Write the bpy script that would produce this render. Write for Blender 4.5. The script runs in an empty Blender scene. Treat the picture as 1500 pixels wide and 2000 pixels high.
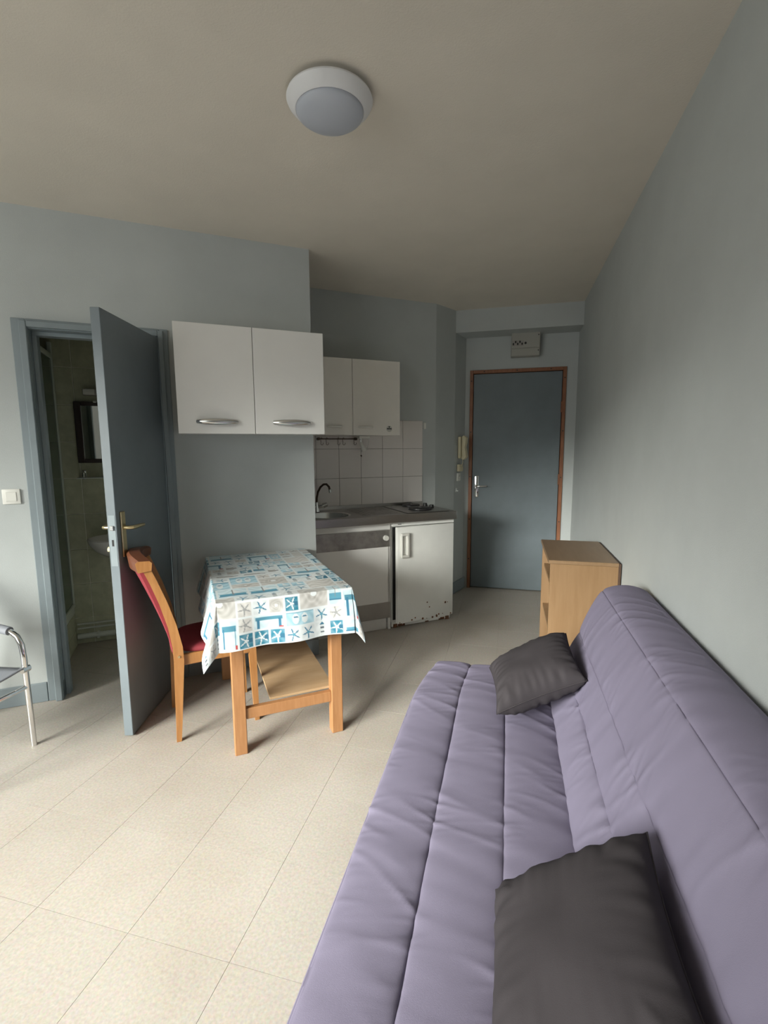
import bpy, bmesh, math, random
import numpy as np
from mathutils import Vector, Matrix, noise

random.seed(7)
S = bpy.context.scene
COL = S.collection
PI = math.pi

# ------------------------------------------------------------------ camera
CAM_H = 1.40
F_PX = 939.16
ROT = ((0.96870238, 0.24815613, -0.00585066),
       (0.02696791, -0.12864394, -0.99132410),
       (-0.24675580, 0.96014024, -0.13130995))      # right, down, forward
cam_data = bpy.data.cameras.new('camera')
cam_data.sensor_fit = 'HORIZONTAL'
cam_data.sensor_width = 36.0
cam_data.lens = F_PX / 1500.0 * 36.0
cam_data.clip_start = 0.02
cam = bpy.data.objects.new('camera', cam_data)
COL.objects.link(cam)
r_, d_, f_ = [Vector(v) for v in ROT]
m = Matrix.Identity(4)
for i in range(3):
    m[i][0] = r_[i]; m[i][1] = -d_[i]; m[i][2] = -f_[i]
m[2][3] = CAM_H
cam.matrix_world = m
S.camera = cam

# ------------------------------------------------------------------ world: overcast sky
SKY = 11.0
W = bpy.data.worlds.new('overcast_sky'); S.world = W
W.use_nodes = True
nt = W.node_tree; nt.nodes.clear()
tc = nt.nodes.new('ShaderNodeTexCoord'); sp = nt.nodes.new('ShaderNodeSeparateXYZ')
rp = nt.nodes.new('ShaderNodeValToRGB'); bg = nt.nodes.new('ShaderNodeBackground'); wo = nt.nodes.new('ShaderNodeOutputWorld')
mr = nt.nodes.new('ShaderNodeMapRange')
mr.inputs[1].default_value = -0.10; mr.inputs[2].default_value = 0.95
nt.links.new(tc.outputs['Generated'], sp.inputs[0]); nt.links.new(sp.outputs['Z'], mr.inputs[0])
nt.links.new(mr.outputs[0], rp.inputs[0])
rp.color_ramp.elements[0].color = (0.36, 0.36, 0.36, 1)
rp.color_ramp.elements[1].color = (0.97, 0.99, 1.0, 1)
nt.links.new(rp.outputs[0], bg.inputs[0]); bg.inputs[1].default_value = SKY
nt.links.new(bg.outputs[0], wo.inputs[0])

# window opening in the rear wall (behind the camera); a portal guides the sky light through it
WIN = (-4.30, -1.30, 0.90, 2.40)     # x0 x1 z0 z1
REAR_Y = -1.40
pl = bpy.data.lights.new('window_portal', 'AREA'); pl.shape = 'RECTANGLE'
pl.size = WIN[1] - WIN[0]; pl.size_y = WIN[3] - WIN[2]; pl.cycles.is_portal = True
po = bpy.data.objects.new('window_portal', pl); COL.objects.link(po)
po.location = ((WIN[0] + WIN[1]) / 2, REAR_Y - 0.12, (WIN[2] + WIN[3]) / 2)
po.rotation_euler = (PI / 2, 0, 0)      # area light shines along -Z -> towards +Y

# hazy sun behind thin cloud, coming in through the same window
SUN = 25.0
sd = bpy.data.lights.new('hazy_sun', 'SUN'); sd.energy = SUN; sd.angle = math.radians(34); sd.color = (1.0, 0.965, 0.91)
so_ = bpy.data.objects.new('hazy_sun', sd); COL.objects.link(so_)
SUN_AZ, SUN_EL = math.radians(60), math.radians(23)
sdir = Vector((math.cos(SUN_AZ) * math.cos(SUN_EL), math.sin(SUN_AZ) * math.cos(SUN_EL), -math.sin(SUN_EL)))
so_.rotation_euler = sdir.to_track_quat('-Z', 'Y').to_euler()

S.view_settings.view_transform = 'Standard'
S.view_settings.look = 'None'
S.view_settings.gamma = 1.0
S.view_settings.use_curve_mapping = False
S.view_settings.exposure = 0.0

# ------------------------------------------------------------------ helpers
def lin(c):
    """sRGB 0-255 triple to linear."""
    return tuple(((v / 255) / 12.92 if v <= 10 else ((v / 255 + 0.055) / 1.055) ** 2.4) for v in c)

MATS = {}
def mat(name, rgb, rough=0.6, metal=0.0, var=0.0, vscale=6.0, bump=0.0, bscale=200.0, spec=0.5,
        stretch=None, rgb2=None, wave=False, detail=4.0, coat=0.0, transmission=0.0):
    M = bpy.data.materials.new(name); M.use_nodes = True
    t = M.node_tree; b = t.nodes['Principled BSDF']
    b.inputs['Base Color'].default_value = (*rgb, 1)
    b.inputs['Roughness'].default_value = rough
    b.inputs['Metallic'].default_value = metal
    b.inputs['Specular IOR Level'].default_value = spec
    b.inputs['Coat Weight'].default_value = coat
    b.inputs['Transmission Weight'].default_value = transmission
    tcn = t.nodes.new('ShaderNodeTexCoord')
    src = tcn.outputs['Object']
    if stretch:
        mp = t.nodes.new('ShaderNodeMapping'); mp.inputs['Scale'].default_value = stretch
        t.links.new(src, mp.inputs[0]); src = mp.outputs[0]
    if var > 0 or rgb2:
        n = t.nodes.new('ShaderNodeTexNoise'); n.inputs['Scale'].default_value = vscale
        n.inputs['Detail'].default_value = detail; n.inputs['Roughness'].default_value = 0.6
        t.links.new(src, n.inputs['Vector'])
        cr = t.nodes.new('ShaderNodeValToRGB')
        cr.color_ramp.elements[0].position = 0.35; cr.color_ramp.elements[1].position = 0.65
        c2 = rgb2 if rgb2 else tuple(v * (1 + var) for v in rgb)
        c1 = rgb if rgb2 else tuple(v * (1 - var) for v in rgb)
        cr.color_ramp.elements[0].color = (*c1, 1); cr.color_ramp.elements[1].color = (*c2, 1)
        t.links.new(n.outputs['Fac'], cr.inputs[0]); t.links.new(cr.outputs[0], b.inputs['Base Color'])
    if bump > 0:
        n2 = t.nodes.new('ShaderNodeTexNoise'); n2.inputs['Scale'].default_value = bscale
        n2.inputs['Detail'].default_value = 2.0
        t.links.new(tcn.outputs['Object'], n2.inputs['Vector'])
        bp = t.nodes.new('ShaderNodeBump'); bp.inputs['Strength'].default_value = bump
        bp.inputs['Distance'].default_value = 0.002
        t.links.new(n2.outputs['Fac'], bp.inputs['Height']); t.links.new(bp.outputs[0], b.inputs['Normal'])
    MATS[name] = M
    return M

class B:
    """collects shapes in one bmesh"""
    def __init__(self): self.bm = bmesh.new()
    def box(self, x0, x1, y0, y1, z0, z1, bev=0.0, seg=1):
        g = bmesh.ops.create_cube(self.bm, size=1.0)
        vs = g['verts']
        for v in vs:
            v.co = Vector((x0 + (v.co.x + .5) * (x1 - x0), y0 + (v.co.y + .5) * (y1 - y0), z0 + (v.co.z + .5) * (z1 - z0)))
        if bev > 0:
            es = list({e for v in vs for e in v.link_edges})
            bmesh.ops.bevel(self.bm, geom=es, offset=bev, segments=seg, affect='EDGES', profile=0.5, clamp_overlap=True)
        return self
    def cyl(self, p0, p1, r0, r1=None, seg=20, cap=True):
        r1 = r0 if r1 is None else r1
        p0, p1 = Vector(p0), Vector(p1); ax = (p1 - p0).normalized()
        a = ax.orthogonal().normalized(); c = ax.cross(a)
        rings = []
        for p, r in ((p0, r0), (p1, r1)):
            rings.append([self.bm.verts.new(p + (a * math.cos(2 * PI * k / seg) + c * math.sin(2 * PI * k / seg)) * r) for k in range(seg)])
        for k in range(seg):
            self.bm.faces.new((rings[0][k], rings[0][(k + 1) % seg], rings[1][(k + 1) % seg], rings[1][k]))
        if cap:
            self.bm.faces.new(rings[0][::-1]); self.bm.faces.new(rings[1])
        return self
    def tube(self, pts, r, seg=12, closed=False):
        pts = [Vector(p) for p in pts]; n = len(pts)
        rad = r if isinstance(r, (list, tuple)) else [r] * n
        tang = []
        for i in range(n):
            if closed: t = pts[(i + 1) % n] - pts[i - 1]
            else: t = pts[min(i + 1, n - 1)] - pts[max(i - 1, 0)]
            tang.append(t.normalized())
        a = tang[0].orthogonal().normalized(); rings = []
        for i in range(n):
            a = (a - tang[i] * a.dot(tang[i])).normalized(); c = tang[i].cross(a)
            rings.append([self.bm.verts.new(pts[i] + (a * math.cos(2 * PI * k / seg) + c * math.sin(2 * PI * k / seg)) * rad[i]) for k in range(seg)])
        last = n if closed else n - 1
        for i in range(last):
            A, Bq = rings[i], rings[(i + 1) % n]
            for k in range(seg):
                self.bm.faces.new((A[k], A[(k + 1) % seg], Bq[(k + 1) % seg], Bq[k]))
        if not closed:
            self.bm.faces.new(rings[0][::-1]); self.bm.faces.new(rings[-1])
        return self
    def lathe(self, prof, cx=0, cy=0, seg=40):
        """prof: list of (r, z) from top to bottom, around a vertical axis"""
        rings = []
        for r, z in prof:
            if r < 1e-5: rings.append([self.bm.verts.new((cx, cy, z))])
            else: rings.append([self.bm.verts.new((cx + r * math.cos(2 * PI * k / seg), cy + r * math.sin(2 * PI * k / seg), z)) for k in range(seg)])
        for A, Bq in zip(rings[:-1], rings[1:]):
            for k in range(seg):
                k2 = (k + 1) % seg
                if len(A) == 1 and len(Bq) == 1: continue
                if len(A) == 1: self.bm.faces.new((A[0], Bq[k2], Bq[k]))
                elif len(Bq) == 1: self.bm.faces.new((A[k], A[k2], Bq[0]))
                else: self.bm.faces.new((A[k], A[k2], Bq[k2], Bq[k]))
        return self
    def prism(self, poly, z0, z1):
        n = len(poly)
        lo = [self.bm.verts.new((p[0], p[1], z0)) for p in poly]
        hi = [self.bm.verts.new((p[0], p[1], z1)) for p in poly]
        self.bm.faces.new(lo[::-1]); self.bm.faces.new(hi)
        for i in range(n):
            self.bm.faces.new((lo[i], lo[(i + 1) % n], hi[(i + 1) % n], hi[i]))
        return self
    def sect(self, rings, close=True):
        """loft through rings of equal vertex count, capped"""
        R = [[self.bm.verts.new(p) for p in ring] for ring in rings]
        n = len(R[0])
        for A, Bq in zip(R[:-1], R[1:]):
            for k in range(n):
                self.bm.faces.new((A[k], A[(k + 1) % n], Bq[(k + 1) % n], Bq[k]))
        if close:
            self.bm.faces.new(R[0][::-1]); self.bm.faces.new(R[-1])
        return self
    def bar(self, path, w, d, wdir):
        """rectangular bar along path; w = width list along wdir, d = list in the third direction"""
        wdir = Vector(wdir).normalized(); rings = []
        P = [Vector(p) for p in path]; n = len(P)
        for i in range(n):
            t = (P[min(i + 1, n - 1)] - P[max(i - 1, 0)]).normalized()
            o = t.cross(wdir).normalized()
            wi = w[i] if isinstance(w, (list, tuple)) else w
            di = d[i] if isinstance(d, (list, tuple)) else d
            rings.append([P[i] + wdir * wi / 2 + o * di / 2, P[i] - wdir * wi / 2 + o * di / 2,
                          P[i] - wdir * wi / 2 - o * di / 2, P[i] + wdir * wi / 2 - o * di / 2])
        return self.sect(rings)
    def mesh(self, name):
        bmesh.ops.recalc_face_normals(self.bm, faces=self.bm.faces)
        me = bpy.data.meshes.new(name); self.bm.to_mesh(me); self.bm.free()
        return me
    def obj(self, name, material, parent=None, smooth=True, angle=35):
        me = self.mesh(name)
        return link(name, me, material, parent, smooth, angle)

def link(name, me, material, parent=None, smooth=True, angle=35):
    me.materials.clear(); me.materials.append(MATS[material])
    if smooth:
        me.polygons.foreach_set('use_smooth', [True] * len(me.polygons))
        me.set_sharp_from_angle(angle=math.radians(angle))
    o = bpy.data.objects.new(name, me); COL.objects.link(o)
    if parent: o.parent = parent
    return o

def tag(o, label=None, cat=None, group=None, kind=None):
    if label: o['label'] = label
    if cat: o['category'] = cat
    if group: o['group'] = group
    if kind: o['kind'] = kind
    return o

def thing(name, label, cat, loc=(0, 0, 0), rz=0.0, group=None, kind=None):
    o = bpy.data.objects.new(name, None); COL.objects.link(o)
    o.empty_display_size = 0.05
    o.location = loc; o.rotation_euler = (0, 0, rz)
    return tag(o, label, cat, group, kind)

def grid_mesh(name, P, closed_i=False, flip=False):
    """P: array (ni, nj, 3) -> quad mesh"""
    ni, nj = P.shape[:2]
    idx = np.arange(ni * nj).reshape(ni, nj)
    if closed_i: idx = np.vstack([idx, idx[:1]])
    a, b, c, d = idx[:-1, :-1], idx[1:, :-1], idx[1:, 1:], idx[:-1, 1:]
    q = np.stack([a, b, c, d] if not flip else [a, d, c, b], -1).reshape(-1, 4)
    me = bpy.data.meshes.new(name)
    me.vertices.add(ni * nj); me.vertices.foreach_set('co', P.reshape(-1).astype(np.float32))
    me.loops.add(q.size); me.loops.foreach_set('vertex_index', q.reshape(-1).astype(np.int32))
    me.polygons.add(len(q)); me.polygons.foreach_set('loop_start', (np.arange(len(q)) * 4).astype(np.int32))
    me.update(calc_edges=True); me.validate()
    return me

# frames -------------------------------------------------------------
TH_L = 0.6440653800                     # direction of the left wall
C_L = Vector((-1.225, 2.941, 0))        # its outer corner beside the kitchen recess
TH_K = math.radians(37.505)             # kitchen back wall
K0 = Vector((-1.498, 3.607, 0))
ZC = 2.619                              # ceiling
XR = 0.592                              # right wall
YE = 4.789                              # entry wall
def Lw(u, v, z=0):                      # v = distance out from the left wall
    return Vector((C_L.x + u * math.cos(TH_L) + v * math.sin(TH_L), C_L.y + u * math.sin(TH_L) - v * math.cos(TH_L), z))
def Kw(u, v, z=0):
    return Vector((K0.x + u * math.cos(TH_K) + v * math.sin(TH_K), K0.y + u * math.sin(TH_K) - v * math.cos(TH_K), z))

# ------------------------------------------------------------------ materials
mat('wall_paper', (0.49, 0.515, 0.51), 0.75, bump=0.35, bscale=260, var=0.03, vscale=3, spec=0.3)
mat('ceiling_paint', (0.75, 0.695, 0.61), 0.85, bump=0.30, bscale=180, var=0.025, vscale=3, spec=0.2)
mat('blue_paint', (0.235, 0.275, 0.295), 0.42, var=0.05, vscale=4, bump=0.06, bscale=60)
mat('door_paint', (0.16, 0.19, 0.21), 0.40, var=0.05, vscale=5, bump=0.05, bscale=40)
mat('grout_dark', (0.36, 0.325, 0.28), 0.9)
mat('white_lacquer', (0.80, 0.785, 0.76), 0.38, var=0.01)
mat('cream_lacquer', (0.80, 0.765, 0.71), 0.42, var=0.015)
mat('cabinet_inside', (0.55, 0.53, 0.50), 0.6)
mat('enamel', (0.82, 0.82, 0.79), 0.35, var=0.02, vscale=8)
mat('plastic_white', (0.76, 0.75, 0.70), 0.4)
mat('plastic_cream', (0.72, 0.65, 0.45), 0.45)
mat('lamp_ring', (0.78, 0.78, 0.80), 0.45)
mat('lamp_dome', (0.50, 0.53, 0.60), 0.35)
mat('steel', (0.40, 0.38, 0.365), 0.28, 1.0, var=0.06, vscale=30, stretch=(1, 12, 12))
mat('steel_satin', (0.70, 0.70, 0.69), 0.26, 1.0)
mat('chrome', (0.80, 0.80, 0.80), 0.10, 1.0)
mat('steel_dull', (0.42, 0.40, 0.385), 0.42, 0.85, rgb2=(0.30, 0.285, 0.275), vscale=18, detail=8)
mat('band_grey', (0.36, 0.335, 0.31), 0.45, 0.3, var=0.05)
mat('brass', (0.70, 0.58, 0.34), 0.28, 1.0)
mat('black_iron', (0.015, 0.014, 0.014), 0.45)
mat('dark_gap', (0.02, 0.02, 0.02), 0.8)
mat('rust', (0.22, 0.09, 0.035), 0.85, rgb2=(0.10, 0.05, 0.03), vscale=40)
mat('bronze_rail', (0.09, 0.06, 0.045), 0.4, 0.7)
mat('kitchen_tile', (0.77, 0.72, 0.69), 0.22, var=0.02, vscale=4)
mat('kitchen_grout', (0.33, 0.30, 0.28), 0.9)
mat('bath_tile', (0.43, 0.435, 0.31), 0.28, rgb2=(0.54, 0.54, 0.395), vscale=16, detail=8)
mat('bath_grout', (0.80, 0.79, 0.68), 0.85)
mat('frame_wood', (0.30, 0.125, 0.06), 0.45, rgb2=(0.22, 0.085, 0.04), vscale=10, stretch=(8, 8, 1))
mat('beech', (0.62, 0.37, 0.165), 0.42, rgb2=(0.53, 0.29, 0.12), vscale=8, stretch=(6, 6, 1), detail=6)
mat('pine', (0.385, 0.188, 0.080), 0.45, rgb2=(0.32, 0.148, 0.058), vscale=9, stretch=(7, 7, 0.8), detail=6)
mat('chair_wood', (0.42, 0.200, 0.070), 0.32, rgb2=(0.35, 0.155, 0.05), vscale=9, stretch=(7, 7, 0.8), detail=6)
mat('rail_wood', (0.13, 0.042, 0.02), 0.38, rgb2=(0.13, 0.045, 0.02), vscale=14, stretch=(2, 6, 6), detail=6)
mat('ply', (0.48, 0.33, 0.195), 0.5, rgb2=(0.43, 0.285, 0.155), vscale=6, stretch=(1, 6, 6))
mat('laminate_oak', (0.29, 0.178, 0.092), 0.42, rgb2=(0.25, 0.148, 0.072), vscale=5, stretch=(7, 7, 0.7), detail=7)
mat('laminate_top', (0.27, 0.172, 0.096), 0.38, rgb2=(0.235, 0.147, 0.078), vscale=5, stretch=(7, 0.9, 7), detail=7)
mat('backing_brown', (0.08, 0.045, 0.028), 0.6)
mat('red_cloth', (0.225, 0.022, 0.033), 0.8, bump=0.25, bscale=700, var=0.06, vscale=10)
mat('sofa_cloth', (0.215, 0.193, 0.270), 0.78, bump=0.18, bscale=900, var=0.03, vscale=3, spec=0.25)
mat('cushion_cloth', (0.048, 0.042, 0.046), 0.85, bump=0.25, bscale=900, var=0.08, vscale=6, spec=0.2)
mat('sling_grey', (0.20, 0.21, 0.235), 0.6, bump=0.3, bscale=500)
mat('porcelain', (0.78, 0.75, 0.74), 0.15)
mat('tray_white', (0.66, 0.68, 0.62), 0.3)
mat('profile_white', (0.62, 0.66, 0.58), 0.35)
mat('mirror', (0.86, 0.88, 0.88), 0.02, 1.0)
mat('mirror_frame', (0.035, 0.022, 0.02), 0.35)
mat('green_glass', (0.035, 0.075, 0.05), 0.12, spec=0.6)
mat('fuse_grey', (0.40, 0.39, 0.35), 0.5)
mat('sticker_grey', (0.55, 0.54, 0.50), 0.5)
mat('clear_plastic', (0.75, 0.78, 0.76), 0.1, spec=0.6)

def floor_material():
    M = bpy.data.materials.new('vinyl_tile'); M.use_nodes = True
    t = M.node_tree; b = t.nodes['Principled BSDF']
    geo = t.nodes.new('ShaderNodeNewGeometry'); oi = t.nodes.new('ShaderNodeObjectInfo')
    v = t.nodes.new('ShaderNodeTexVoronoi'); v.inputs['Scale'].default_value = 170
    n = t.nodes.new('ShaderNodeTexNoise'); n.inputs['Scale'].default_value = 110; n.inputs['Detail'].default_value = 5
    n2 = t.nodes.new('ShaderNodeTexNoise'); n2.inputs['Scale'].default_value = 2.2; n2.inputs['Detail'].default_value = 6
    for k in (v, n, n2): t.links.new(geo.outputs['Position'], k.inputs['Vector'])
    cr = t.nodes.new('ShaderNodeValToRGB')
    e = cr.color_ramp.elements
    e[0].position = 0.30; e[0].color = (0.43, 0.388, 0.34, 1)
    e[1].position = 0.72; e[1].color = (0.52, 0.478, 0.43, 1)
    t.links.new(n.outputs['Fac'], cr.inputs[0])
    mx = t.nodes.new('ShaderNodeMixRGB'); mx.blend_type = 'MULTIPLY'; mx.inputs[0].default_value = 0.10
    t.links.new(cr.outputs[0], mx.inputs[1]); t.links.new(v.outputs['Color'], mx.inputs[2])
    # worn, grubby patches with their own shape
    cr2 = t.nodes.new('ShaderNodeValToRGB')
    cr2.color_ramp.elements[0].position = 0.30; cr2.color_ramp.elements[0].color = (0.86, 0.83, 0.79, 1)
    cr2.color_ramp.elements[1].position = 0.58; cr2.color_ramp.elements[1].color = (1, 1, 1, 1)
    t.links.new(n2.outputs['Fac'], cr2.inputs[0])
    mx2 = t.nodes.new('ShaderNodeMixRGB'); mx2.blend_type = 'MULTIPLY'; mx2.inputs[0].default_value = 0.8
    t.links.new(mx.outputs[0], mx2.inputs[1]); t.links.new(cr2.outputs[0], mx2.inputs[2])
    hs = t.nodes.new('ShaderNodeHueSaturation')
    mr_ = t.nodes.new('ShaderNodeMapRange'); mr_.inputs[3].default_value = 0.985; mr_.inputs[4].default_value = 1.015
    t.links.new(oi.outputs['Random'], mr_.inputs[0]); t.links.new(mr_.outputs[0], hs.inputs['Value'])
    t.links.new(mx2.outputs[0], hs.inputs['Color']); t.links.new(hs.outputs[0], b.inputs['Base Color'])
    b.inputs['Roughness'].default_value = 0.5
    b.inputs['Specular IOR Level'].default_value = 0.35
    MATS['vinyl_tile'] = M
floor_material()

def pane_material():
    M = bpy.data.materials.new('window_glass'); M.use_nodes = True
    t = M.node_tree; t.nodes.clear()
    o = t.nodes.new('ShaderNodeOutputMaterial'); tr = t.nodes.new('ShaderNodeBsdfTransparent'); gl = t.nodes.new('ShaderNodeBsdfGlossy')
    gl.inputs['Roughness'].default_value = 0.02; tr.inputs[0].default_value = (0.95, 0.97, 0.96, 1)
    mx = t.nodes.new('ShaderNodeMixShader'); mx.inputs[0].default_value = 0.06
    t.links.new(tr.outputs[0], mx.inputs[1]); t.links.new(gl.outputs[0], mx.inputs[2]); t.links.new(mx.outputs[0], o.inputs[0])
    MATS['window_glass'] = M
pane_material()

# ------------------------------------------------------------------ setting: floor
fl = B().box(-5.1, 0.8, -1.6, 5.1, -0.06, -0.0025).obj('floor', 'grout_dark', smooth=False)
tag(fl, 'beige speckled vinyl tile floor of the studio flat', 'floor', kind='structure')
PITCH = 0.3335
tile_me = B().box(-PITCH / 2 + .0006, PITCH / 2 - .0006, -PITCH / 2 + .0006, PITCH / 2 - .0006, -0.0025, 0.0).mesh('tile')
def in_room(x, y):
    # rough outline of everything that is floored, with a tile's margin
    du, dv = (x - C_L.x) * math.cos(TH_L) + (y - C_L.y) * math.sin(TH_L), (x - C_L.x) * math.sin(TH_L) - (y - C_L.y) * math.cos(TH_L)
    if x > XR + .15 or y < REAR_Y - .15 or x < -3.2 or y > YE + .15: return False
    if dv > -.25 or (x > -.75 and y > 3.7): return True
    if dv > -1.1 and -2.4 < du < -.2: return True          # bathroom
    ku, kv = (x - K0.x) * math.cos(TH_K) + (y - K0.y) * math.sin(TH_K), (x - K0.x) * math.sin(TH_K) - (y - K0.y) * math.cos(TH_K)
    return kv > 0.1 and ku > -.3
nt_ = 0
i0, i1 = -11, 5
for i in range(i0, i1):
    for j in range(-8, 13):
        x = -0.705 + PITCH * (i + .5); y = 1.005 + PITCH * (j + .5)
        if in_room(x, y):
            t_ = link('tile', tile_me, 'vinyl_tile', fl, smooth=False) if nt_ == 0 else None
            if t_ is None:
                t_ = bpy.data.objects.new('tile', tile_me); COL.objects.link(t_); t_.parent = fl
            t_.location = (x, y, 0); nt_ += 1

ce = B().box(-5.1, 0.8, -1.6, 5.1, ZC, ZC + .1).obj('ceiling', 'ceiling_paint', smooth=False)
tag(ce, 'cream textured ceiling above the whole room', 'ceiling', kind='structure')

# ------------------------------------------------------------------ setting: walls
def wall(name, bm, label, m_='wall_paper', loc=(0, 0, 0), rz=0, parent=None):
    o = bm.obj(name, m_, parent, smooth=False); o.location = loc; o.rotation_euler = (0, 0, rz)
    if not parent: tag(o, label, 'wall', kind='structure')
    return o

wall('wall_right', B().box(XR, XR + .1, REAR_Y - .1, YE + .1, 0, ZC), 'long grey-blue wall behind the lilac sofa')
DX0, DX1, DZ = -0.340, 0.468, 2.098
wall('wall_back', B().box(-.55, DX0 - .028, YE, YE + .1, 0, ZC).box(DX1 + .028, XR + .1, YE, YE + .1, 0, ZC).box(DX0 - .028, DX1 + .028, YE, YE + .1, DZ + .028, ZC),
     'short end wall around the entry door')
p1 = Kw(1.10, 0)
poly = [(p1.x, p1.y), (-.485, 4.53), (-.400, YE + .05), (-.55, YE + .1), (-.70, 4.60), (p1.x - .12, p1.y + .1)]
wall('wall_passage', B().prism(poly, 0, ZC), 'angled grey-blue wall strip carrying the door intercom')
wk = wall('wall_kitchen', B().box(-.32, 1.10, 0, .1, 0, ZC), 'grey-blue kitchen recess wall with a tiled splashback', loc=K0, rz=TH_K)
wall('wall_recess', B().box(-.10, 0, 0.001, .80, 0, ZC), 'side wall of the kitchen recess behind the large wall cabinet', loc=C_L, rz=TH_L)
OU0, OU1, OZ = -1.487, -.884, 2.022        # bathroom doorway
wl = wall('wall_left', B().box(-4.70, OU0 - .012, 0, .09, 0, ZC).box(OU1 + .012, -.0005, 0, .09, 0, ZC).box(OU0 - .012, OU1 + .012, 0, .09, OZ + .012, ZC),
          'pale grey-blue wall with the bathroom doorway', loc=C_L, rz=TH_L)
wall('wall_west', B().box(-5.0, -4.9, REAR_Y - .1, .35, 0, ZC), 'grey-blue wall outside the left edge of the view')
wall('wall_rear', B().box(-5.0, WIN[0], REAR_Y - .1, REAR_Y, 0, ZC).box(WIN[1], XR + .1, REAR_Y - .1, REAR_Y, 0, ZC)
     .box(WIN[0], WIN[1], REAR_Y - .1, REAR_Y, 0, WIN[2]).box(WIN[0], WIN[1], REAR_Y - .1, REAR_Y, WIN[3], ZC),
     'grey-blue window wall behind the camera')
# soffit beam over the entry
sf = B().box(-.53, XR, 4.53, YE, 2.427, ZC).obj('trim_1', 'wall_paper', smooth=False)
tag(sf, 'boxed grey-blue beam under the ceiling over the entry door', 'beam', kind='structure')

# window (behind the camera): frame, mullions, panes
wn = thing('window_1', 'wide white-framed window behind the camera', 'window', (0, REAR_Y - .05, 0), kind='structure')
b = B(); x0, x1, z0, z1 = WIN
b.box(x0, x1, -.03, .03, z0, z0 + .06).box(x0, x1, -.03, .03, z1 - .06, z1).box(x0, x0 + .06, -.03, .03, z0, z1).box(x1 - .06, x1, -.03, .03, z0, z1)
b.obj('window_frame', 'plastic_white', wn, smooth=False)
for k in (1, 2):
    xm = x0 + (x1 - x0) * k / 3
    B().box(xm - .05, xm + .05, -.03, .03, z0 + .06, z1 - .06).obj('mullion', 'plastic_white', wn, smooth=False)
for k in range(3):
    xa = x0 + (x1 - x0) * k / 3 + .055; xb = x0 + (x1 - x0) * (k + 1) / 3 - .055
    B().box(xa, xb, -.004, .004, z0 + .06, z1 - .06).obj('pane', 'window_glass', wn, smooth=False)

# baseboards
def base(name, loc, rz, spans, label, h=.112, t=.012):
    b = B()
    for a, c in spans: b.box(a, c, -t, 0, 0, h, .003)
    o = b.obj(name, 'blue_paint', smooth=False); o.location = loc; o.rotation_euler = (0, 0, rz)
    return tag(o, label, 'baseboard', kind='structure')
base('baseboard_left', C_L, TH_L, [(-4.55, -1.562), (-.828, 0)], 'blue-grey baseboard along the bathroom wall')
v_ = Vector((-.400 + .485, YE - 4.53, 0))
base('baseboard_passage', Vector((-.485, 4.53, 0)), math.atan2(v_.y, v_.x), [(-.20, v_.length - .01)], 'short blue-grey baseboard beside the entry door')
base('baseboard_right', Vector((XR, YE, 0)), -PI / 2, [(0.02, 1.45)], 'blue-grey baseboard along the long right wall')

# kitchen splashback tiles on the kitchen wall
ue = [-.185, .010, .202, .394, .587, .778, .968]
ze = [.932, 1.157, 1.397, 1.634]
B().box(ue[0], ue[-1], -.004, 0, ze[0], ze[-1]).obj('grout', 'kitchen_grout', wk, smooth=False)
for a, c in zip(ue[:-1], ue[1:]):
    for e0, e1 in zip(ze[:-1], ze[1:]):
        B().box(a + .0012, c - .0012, -.008, -.003, e0 + .0012, e1 - .0012, .0015).obj('tile', 'kitchen_tile', wk, smooth=False)

# ------------------------------------------------------------------ bathroom doorway
cs = thing('trim_2', 'blue-grey painted casing around the bathroom doorway', 'door frame', C_L, TH_L, kind='structure')
ZT = 2.070
def casing_strip(u0, u1, z0, z1, name):
    B().box(u0, u1, -.014, 0, z0, z1, .003).obj(name, 'blue_paint', cs, smooth=False)
casing_strip(-1.559, OU0 - .010, 0.0, ZT, 'architrave')
casing_strip(OU1 + .010, -.830, 0.0, ZT, 'architrave')
casing_strip(OU0 - .010, OU1 + .010, OZ + .010, ZT, 'architrave')
# inner raised bead
for u0, u1, z0, z1 in ((OU0 - .036, OU0 - .002, 0, OZ + .036), (OU1 + .002, OU1 + .030, 0, OZ + .036), (OU0 - .002, OU1 + .002, OZ + .004, OZ + .036)):
    B().box(u0, u1, -.036, -.010, z0, z1, .004).obj('bead', 'blue_paint', cs, smooth=False)
# jamb lining and stops
for u0, u1, z0, z1 in ((OU0 - .012, OU0, 0, OZ), (OU1, OU1 + .012, 0, OZ), (OU0 - .012, OU1 + .012, OZ, OZ + .012)):
    B().box(u0, u1, -.014, .10, z0, z1).obj('jamb', 'blue_paint', cs, smooth=False)
for u0, u1, z0, z1 in ((OU0, OU0 + .022, 0, OZ - .022), (OU1 - .022, OU1, 0, OZ - .022), (OU0, OU1, OZ - .022, OZ)):
    B().box(u0, u1, .040, .10, z0, z1, .002).obj('door_stop', 'blue_paint', cs, smooth=False)
B().box(OU0 - .016, OU0 + .0, -.016, .105, 0, .105, .002).obj('plinth_block', 'blue_paint', cs, smooth=False)

# the leaf, hinged on the right jamb and swung into the room
hinge = Lw(-.884, .026)
TH_D = math.radians(-73.4)
LEAF_W = .592
d1 = thing('door_1', 'blue-grey bathroom door standing open into the room', 'door', hinge, TH_D, kind='structure')
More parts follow.
